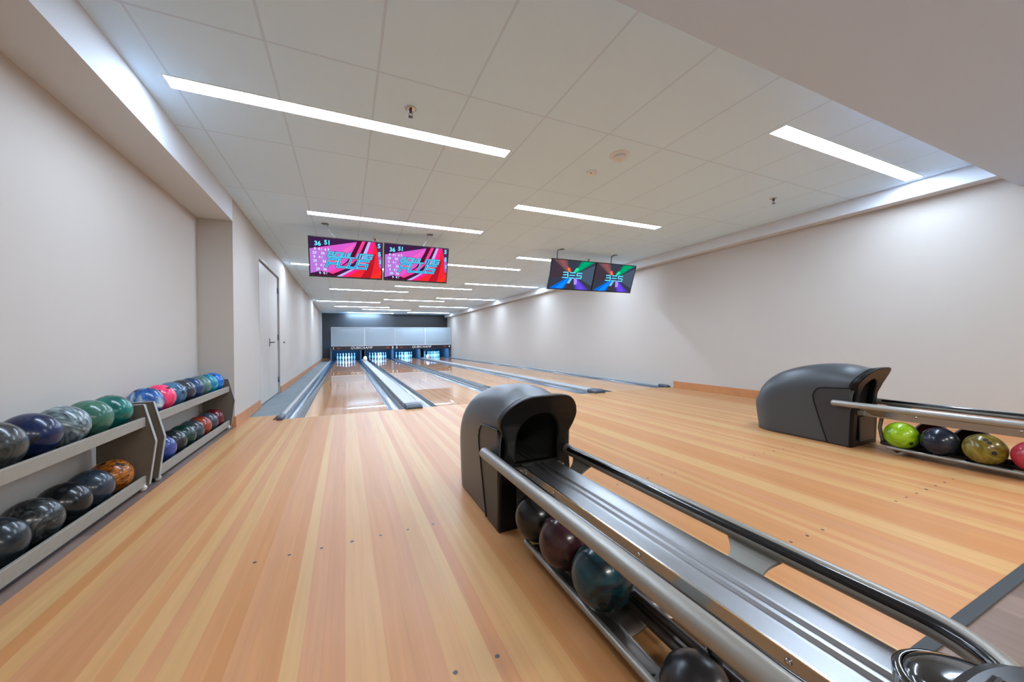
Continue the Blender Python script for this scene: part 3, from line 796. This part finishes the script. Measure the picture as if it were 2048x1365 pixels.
# ------------------------------------------------------------------ ball racks
def rack(y0, y1, label):
    T = thing('ball_rack', label, 'ball rack', (-1.24, y0, 0), group='ball racks in the left recess')
    prof = [(-.005, .570), (.054, .318), (.018, .03), (-.24, .03), (-.24, .570)]
    for a in (0, y1 - y0 - .026):
        p = MB(); p.prism(prof, 'Y', a + .002, a + .024); ep = p.build('end_panel', M['rack_panel'], T)
        e = MB()
        for q, w in zip(prof[:3], prof[1:3]):
            pass
        for (xa, za), (xb, zb) in zip([(-.24, .570)] + prof[:2], prof[:3]):
            dx, dz = xb - xa, zb - za; n = math.hypot(dx, dz); ox, oz = -dz / n * .003, dx / n * .003
            if ox < 0 and abs(dz) > abs(dx): ox, oz = -ox, -oz
            if abs(dx) > abs(dz): ox, oz = 0, .003
            e.prism([(xa, za), (xb, zb), (xb + ox, zb + oz), (xa + ox, za + oz)], 'Y', a, a + .026)
        e.build('edge_band', M['rack_edge'], ep)
    L = y1 - y0
    for nm, z0, z1 in (('top_shelf', .424, .487), ('bottom_shelf', .026, .093)):
        s = MB(); s.box(-.012, .006, .026, L - .026, z0, z1); sh = s.build(nm, M['rack'], T, bevel=.003)
        zz = (RU if z0 > .2 else RL) - BR * rs
        s = MB(); s.box(-.192, -.012, .026, L - .026, zz - .012 if zz > .1 else .004, zz - .001); s.box(-.24, -.192, .026, L - .026, zz - .012 if zz > .1 else .004, zz + .018)
        s.build('cradle', M['rack_dark'], sh)
    for yy in (.05, L - .05):
        for xx in (-.004, -.20):
            c = MB(); c.lathe([(.002, -.012), (.018, -.012), (.0215, -.006), (.0215, .006), (.018, .012), (.002, .012)], 20, (xx, yy, .0185), 'Y')
            c.box(xx - .012, xx + .012, yy - .016, yy + .016, .040, .044); c.build('caster', M['caster'], T)
rack(1.68, 3.315, 'long near ball rack cut off by the left photo edge')
rack(3.425, 5.283, 'far ball rack ending at the wall corner beside the door')

# ------------------------------------------------------------------ ball returns
def yfront(z):
    P = [(0, 1.74), (.30, 1.728), (.46, 1.712), (.55, 1.688), (.60, 1.660), (.64, 1.632), (.68, 1.602), (.74, 1.56)]
    if z <= 0: return P[0][1]
    for (a, p), (c, q) in zip(P, P[1:]):
        if z <= c: return p + (q - p) * (z - a) / (c - a)
    return P[-1][1]

def make_return(label, loc):
    T = thing('ball_return', label, 'ball return', loc, group='ball returns')
    # --- hood shell: rings from the front edge to the rounded back
    tops = catmull([(.668,), (.692,), (.712,), (.720,), (.720,), (.712,), (.697,), (.676,), (.646,), (.604,), (.545,), (.46,), (.35,)], 48)
    half = catmull([(.0, .690), (.045, .690), (.088, .687), (.126, .676), (.160, .652), (.188, .619), (.205, .582), (.205, .546), (.190, .508), (.174, .474), (.168, .430), (.174, .390), (.190, .340), (.198, .25), (.200, .12), (.198, 0.012)], 60)
    def resample(P, n):
        d = [0]
        for a, c in zip(P, P[1:]): d.append(d[-1] + math.hypot(c[0] - a[0], c[1] - a[1]))
        out = []; k = 0
        for i in range(n):
            t = d[-1] * i / (n - 1)
            while k < len(d) - 2 and d[k + 1] < t: k += 1
            u = (t - d[k]) / max(1e-9, d[k + 1] - d[k]); out.append(tuple(p + (q - p) * u for p, q in zip(P[k], P[k + 1])))
        return out
    front = half[::-1] + [(-x, z) for x, z in half[1:]]
    rings = []; N = 20
    for k, (zt,) in enumerate(tops):
        t = k / (len(tops) - 1)
        w = .205
        if t > .72: w = .205 * (1 - .40 * ((t - .72) / .28) ** 2.4)
        hs = min(.26, zt * .62)
        ring = []
        prof = [(w * .985, 0), (w, .05), (w * 1.005, (zt - hs) * .5), (w, zt - hs)]
        for j in range(1, N + 1):
            a = PI / 2 * j / N
            prof.append((w * math.cos(a) ** .72 if j < N else 0.0, zt - hs + hs * math.sin(a) ** .80))
        prof = prof + [(-x, z) for x, z in prof[-2::-1]]
        prof = resample(prof, 81); fr = resample(front, 81)
        bw = max(0, 1 - t / .22) ** 1.6
        for (x, z), (fx, fz) in zip(prof, fr):
            sw = min(1, max(0, (fz - .53) / .05)) * bw
            x += (fx * .99 - x) * sw; z += (fz - .003 - z) * sw
            yn = 1.745 + .83 * t
            y = yn + (yfront(z) - 1.74) * (1 - t) ** 2
            if t > .55: y += .10 * ((t - .55) / .45) ** 1.5 * max(0, (z - .05)) / .35 * .55
            ring.append((x, y, z))
        rings.append(ring)
    b = MB(); b.rings(rings, closed=False, cap0=False, cap1=True)
    hood = b.build('hood', M['hood'], T)
    sub = hood.modifiers.new('thick', 'SOLIDIFY'); sub.thickness = .006; sub.offset = -1
    # --- front rim with the ball opening
    outer = list(half) + [(-x, z) for x, z in half[::-1][:-1]]
    hole = [(.132, .330), (.130, .47)] + [(.130 * math.cos(a), .47 + .140 * math.sin(a)) for a in [PI * i / 24 for i in range(1, 24)]] + [(-.130, .47), (-.132, .330)]
    hh = []
    for (x0, z0), (x1, z1) in zip(hole, hole[1:] + hole[:1]):
        n = max(1, int(math.hypot(x1 - x0, z1 - z0) / .03))
        hh += [(x0 + (x1 - x0) * i / n, z0 + (z1 - z0) * i / n) for i in range(n)]
    bm = fill2d(outer, [hh], .050, .012)
    bmesh.ops.transform(bm, matrix=Matrix.Rotation(PI / 2, 4, 'X'), verts=bm.verts)
    bmesh.ops.triangulate(bm, faces=bm.faces)
    for v in bm.verts: v.co.y += yfront(v.co.z) + .010
    for f in bm.faces: f.smooth = False
    rim = put(bm, 'rim', M['hood_front'], hood)
    b = MB(); b.tube([(x, y, z) for x, y, z in [(x * 1.0, yfront(z) + .047, z) for x, z in sorted([q for q in outer if q[1] > .50], key=lambda q: math.atan2(q[1] - .5, q[0]))]], .0045, 8)
    b.build('rim_seam', M['tunnel'], hood)
    # --- tunnel behind the opening
    prof = [(.136, .322)] + [(.134, .47)] + [(.134 * math.cos(a), .47 + .144 * math.sin(a)) for a in [PI * i / 16 for i in range(1, 16)]] + [(-.134, .47), (-.136, .322)]
    b = MB(); b.rings([[(x, yfront(z) + .02, z) for x, z in prof], [(x * .95, 2.2, z) for x, z in prof]], True, False, True)
    b.build('tunnel', M['tunnel'], hood, recalc=False)
    # --- recessed side panels: raised cheek plate along the lower front of each side
    for s in (-1, 1):
        pts = [(1.752, .012), (1.905, .012), (1.975, .25), (2.010, .40), (2.004, .45), (1.975, .487), (1.93, .500), (1.735, .512), (1.735, .40), (1.742, .2)]
        bm = fill2d([(y, z) for y, z in pts], [], .012, .004)
        mt = Matrix(((0, 0, 1, s * .2065), (1, 0, 0, 0), (0, 1, 0, 0), (0, 0, 0, 1)))
        bm.transform(mt); put(bm, 'side_panel', M['hood_recess'], hood)
        b = MB(); b.tube([(s * .213, y, z) for y, z in catmull([(1.905, .012), (1.975, .25), (2.012, .40), (2.004, .455), (1.975, .492), (1.93, .505), (1.72, .520)], 30)], .005, 8)
        b.build('seam', M['hood_front'], hood)
        b = MB(); b.lathe([(.007, 0), (.007, .003), (.003, .004)], 12, (s * .2115, 1.79, .27), 'X'); b.build('screw', M['screwdark'], hood)
    # --- lower front access panel
    b = MB(); b.box(-.12, .12, 1.704, 1.716, .05, .27); b.build('access_panel', M['hood_recess'], hood, bevel=.006)
    b = MB(); b.box(-.14, .14, 1.665, 1.72, .285, .325); b.build('track_bracket', M['bracket'], hood, bevel=.006)
    # --- steel track
    hw, z1 = .105, .34
    top = [(-hw, z1 - .060), (-hw, z1), (-hw + .006, z1), (-hw + .012, z1 - .006), (-.030, z1 - .012), (-.018, z1 - .012), (-.012, z1 - .004), (-.004, z1 - .004), (.004, z1 - .012), (.016, z1 - .012), (.022, z1 - .004), (.030, z1 - .004), (.036, z1 - .010), (hw - .03, z1 - .006), (hw - .004, z1 - .004), (hw, z1 - .006), (hw, z1 - .060), (hw - .003, z1 - .060), (hw - .003, z1 - .02), (-hw + .003, z1 - .02), (-hw + .003, z1 - .060)]
    b = MB(); b.rings([[(x, y, z) for x, z in top] for y in (.16, 2.15)], smooth=False)
    tr = b.build('track', M['steel'], T)
    b = MB(); b.box(-hw - .001, -hw + .005, .3, 1.75, z1 - .001, z1 + .0015); b.build('polished_edge', M['steel_edge'], tr)
    for y in (1.62, 1.36, .86, .45):
        for s in (-1, 1):
            b = MB(); b.lathe([(.007, 0), (.006, -.004 * 1), (.002, -.006)], 14, (0, 0, 0), 'X'); b.build('screw', M['chrome'], tr, loc=(s * hw, y, z1 - .018), rot=(0, 0, 0 if s < 0 else PI))
    # --- tubular hand rail, one U around the near end
    xl, xr, zr = -.244, .180, .382
    path = [(xl, 1.84, zr), (xl, 1.2, zr), (xl, .45, zr)]
    path += [(xl + .2 - .2 * math.cos(a), .38 - .20 * math.sin(a), zr) for a in [PI / 2 * i / 10 for i in range(11)]]
    path += [(xr - .18 + .18 * math.sin(a), .36 - .18 * math.cos(a), zr) for a in [PI / 2 * i / 10 for i in range(11)]]
    path += [(xr, .45, zr), (xr, 1.2, zr), (xr, 1.78, zr)]
    b = MB(); b.tube(path, .027, 20); b.build('rail', M['satin'], T)
    def inset(path, d):
        P = [Vector(p) for p in path]; out = []
        for i, p in enumerate(P):
            t = (P[min(i + 1, len(P) - 1)] - P[max(i - 1, 0)]).normalized()
            out.append(tuple(p + Vector((-t.y, t.x, 0)) * d))
        return out
    ip = inset(path, .0165); ip[0] = (ip[0][0], 1.70, zr); ip[-1] = (ip[-1][0], 1.66, zr)
    b = MB(); b.tube([(x, y, z + .0115) for x, y, z in ip], .0125, 12); b.build('bumper_strip', M['bumper'], T)
    # --- flared brackets that carry the rail
    for y in (1.56, .70):
        for s in (-1, 1):
            xa, xb = (hw - .01, xr) if s > 0 else (-hw + .01, xl)
            st = [(xa, .055, z1 - .045), (xa * .7 + xb * .3, .050, z1 - .040), (xa * .3 + xb * .7, .055, z1 - .012), (xb, .085, zr - .020)]
            st = catmull(st, 12)
            b = MB(); b.rings([[(x, y - w, z - .004), (x, y + w, z - .004), (x, y + w, z + .004), (x, y - w, z + .004)] for x, w, z in st], smooth=False)
            b.build('rail_bracket', M['bracket'], T)
    # --- storage level: outer rails, centre spine, cross bars
    for s in (-1, 1):
        b = MB(); b.tube([(s * .168, 1.508, .058), (s * .168, .25, .046)], .0125, 14); b.build('lower_rail', M['satin'], T)
    b = MB(); b.tube([(-.024, 1.60, .058), (-.024, .80, .058), (-.024, .70, .056), (-.026, .66, .045), (-.028, .645, .03)], .015, 12); b.tube([(.024, 1.60, .058), (.024, .40, .058)], .014, 12)
    b.box(-.024, .024, .40, 1.60, .040, .066)
    b.build('spine', M['spine'], T)
    # pressed metal ball trays with rectangular cut-outs, left and right of a centre ridge
    tp = catmull([(.168, .047), (.150, .040), (.112, .036), (.072, .040), (.032, .054), (.0, .078)], 15)
    xs = sorted(set([round(x, 4) for x, z in tp] + [.100, .024]), reverse=True)
    def tz(x):
        for (x0, z0), (x1, z1) in zip(tp, tp[1:]):
            if x1 <= x <= x0: return z0 + (z1 - z0) * (x0 - x) / max(1e-9, x0 - x1)
        return tp[-1][1]
    ys = [.40, .56, .74, .905, 1.12, 1.285, 1.50]
    for s in (-1, 1):
        b = MB(); G = [[b.bm.verts.new((s * x, y, tz(x))) for x in xs] for y in ys]
        for j in range(len(ys) - 1):
            for i in range(len(xs) - 1):
                xm = (xs[i] + xs[i + 1]) / 2; ym = (ys[j] + ys[j + 1]) / 2
                if .024 < xm < .100 and (.74 < ym < .905 or 1.12 < ym < 1.285): continue
                b._f([G[j][i], G[j][i + 1], G[j + 1][i + 1], G[j + 1][i]], True)
        ty = b.build('ball_tray', M['tray'], T)
        sd = ty.modifiers.new('thick', 'SOLIDIFY'); sd.thickness = .003; sd.offset = -1
    b = MB(); b.tube([(0, 1.60, .088), (0, .45, .088)], .013, 12); b.build('centre_ridge', M['spine'], T)
    for y in (1.47, .78):
        b = MB(); b.tube([(-.168, y, .050), (-.12, y, .026), (.12, y, .026), (.168, y, .050)], .010, 10); b.build('cross_bar', M['spine'], T)
    for y in (1.60, .48):
        b = MB(); b.tube([(.0, y, .06), (.0, y + .02, .18), (.0, y, .30)], .014, 10); b.build('hanger', M['bracket'], T)
    # --- floor foot under the near part
    b = MB(); b.lathe([(.088, .045), (.089, .065), (.084, .094), (.072, .120), (.050, .140), (.025, .150), (.003, .153)], 32)
    b.lathe([(.05, 0), (.05, .06)], 24)
    ft = b.build('foot', M['foot'], T, loc=(-.098, .672, 0))
    b = MB(); b.lathe([(.0885, .066), (.0915, .070), (.0885, .074)], 32, cap0=False, cap1=False); b.build('trim_ring', M['bracket'], ft)
    b = MB(); b.tube(catmull([(.098, .06, .135), (.088, .03, .150), (.080, .012, .140), (.078, .002, .105), (.076, -.008, .07)], 14), .016, 12); b.build('foot_lever', M['foot'], ft)
    # --- near end: rounded nose over the track and vented housing
    E = []
    n = 28
    def nose(s, z, ext=0): 
        return [(.035 + s * .100 * math.cos(a), .205 + s * (.135) * math.sin(a), z) for a in [PI * i / n for i in range(n + 1)]] 
    b = MB(); b.rings([nose(1.0, .343), nose(1.03, .356), nose(1.03, .372)], closed=True, cap0=True, cap1=False)
    ring = []
    rr = [nose(1.03, .372), nose(.97, .379), nose(.93, .378)]
    b.rings(rr, closed=True, cap0=False, cap1=False)
    cap = b.build('end_cap', M['cap_black'], T)
    b = MB(); b.rings([nose(.93, .376), nose(.86, .386), nose(.72, .394), nose(.5, .400), nose(.25, .404), nose(.02, .405)], closed=True, cap0=False, cap1=True); b.build('end_cap_top', M['cap_black'], cap)
    # housing
    def hs(w, y1, z):
        return [(.0 + w, .10, z)] + [(.0 + w * math.cos(a), y1 - .05 + .05 * math.sin(a) ** .8, z) for a in [PI * i / 20 for i in range(21)]] + [(-w, .10, z)]
    b = MB(); b.rings([hs(.150, .262, .345), hs(.152, .266, .385), hs(.146, .260, .402), hs(.125, .245, .412), hs(.06, .20, .416)], smooth=False)
    ho = b.build('end_housing', M['cap_matte'], cap, bevel=.004)
    b = MB()
    b.box(-.05, .05, .165, .232, .4125, .4165)
    vf = b.build('vent_frame', M['cap_black'], cap, bevel=.002)
    b = MB()
    for i in range(5): b.box(-.046, .046, .170 + .0125 * i, .174 + .0125 * i, .415, .4195)
    b.build('vent_slat', M['cap_matte'], vf)
    return T
ret = make_return('near ball return with grey hood, steel track and three stored balls', (.903, 0, 0))
ret2 = copy_tree(ret); ret2.location = (4.21, 0, 0)
for ch in list(ret2.children):
    if ch.name.split('.')[0] == 'foot':
        for g_ in list(ch.children): bpy.data.objects.remove(g_)
        bpy.data.objects.remove(ch)
tag(ret2, 'far ball return by the right wall, with a lime ball below its rail', 'ball return', 'ball returns')
# balls stored below the near return
g = 'balls under the near ball return'
zb = .163
for y, m, l, r in [(1.500, bm_('jet', (14, 15, 17), (24, 25, 28)), 'jet black bowling ball next to the near ball return hood', (R(90), 0, 0)),
                (1.272, bm_('plum', (42, 20, 26), (64, 34, 40)), 'plum brown bowling ball, middle of the near ball return', (R(90), 0, 0)),
                (1.035, bm_('tealblack', (10, 14, 18), (14, 34, 42), (16, 62, 74), (26, 46, 54), scale=7, distort=1.2), 'teal and black marbled bowling ball under the near return rail', (R(100), 0, 0))]:
    ball(.903 - .108, y, zb, m, l, g, r, .99)
g = 'balls under the far ball return'
for x, y, m, l, r in [(-.108, 1.445, bm_('lime', (84, 130, 6), (128, 168, 16), (156, 190, 50), scale=5), 'lime green bowling ball beside the far ball return hood', (R(100), 0, 0)),
                   (-.108, 1.231, bm_('ink', (16, 20, 32), (28, 34, 50)), 'ink blue bowling ball between the lime and olive balls', (R(100), 0, 0)),
                   (-.108, 1.016, bm_('olive', (78, 64, 14), (112, 98, 34), (140, 128, 60), scale=5), 'olive gold marbled bowling ball under the far return rail', (R(14), R(-52), R(10))),
                   (-.108, .800, bm_('crimson', (140, 24, 40), (184, 50, 66)), 'crimson bowling ball at the right photo edge', (R(100), 0, 0)),
                   (.108, 1.34, bm_('oxblood', (74, 18, 16), (104, 36, 30)), 'oxblood red bowling ball behind the lime and ink balls', (R(100), 0, 0)),
                   (.108, 1.125, bm_('darkplum', (34, 16, 22), (52, 28, 34)), 'dark plum bowling ball half hidden behind the olive ball', (R(100), 0, 0))]:
    ball(4.21 + x, y, zb, m, l, g, r, .99)

# ------------------------------------------------------------------ world, camera
w = bpy.data.worlds.new('World'); S.world = w; w.use_nodes = True
w.node_tree.nodes['Background'].inputs[0].default_value = (.5, .5, .5, 1); w.node_tree.nodes['Background'].inputs[1].default_value = .2
cam = bpy.data.cameras.new('Camera'); cam.sensor_width = 36; cam.lens = 740.08 * 36 / 2048; cam.clip_start = .02; cam.clip_end = 100
co = bpy.data.objects.new('Camera', cam); COL.objects.link(co)
yaw, pit, rol = R(24.2221), R(.0211), R(-.7254)
F = Vector((math.sin(yaw) * math.cos(pit), math.cos(yaw) * math.cos(pit), math.sin(pit)))
Rv = Vector((math.cos(yaw), -math.sin(yaw), 0)); U = Rv.cross(F)
R2 = Rv * math.cos(rol) + U * math.sin(rol); U2 = U * math.cos(rol) - Rv * math.sin(rol)
mw = Matrix((R2, U2, -F)).transposed().to_4x4(); mw.translation = Vector((0, 0, .9678))
co.matrix_world = mw
S.camera = co
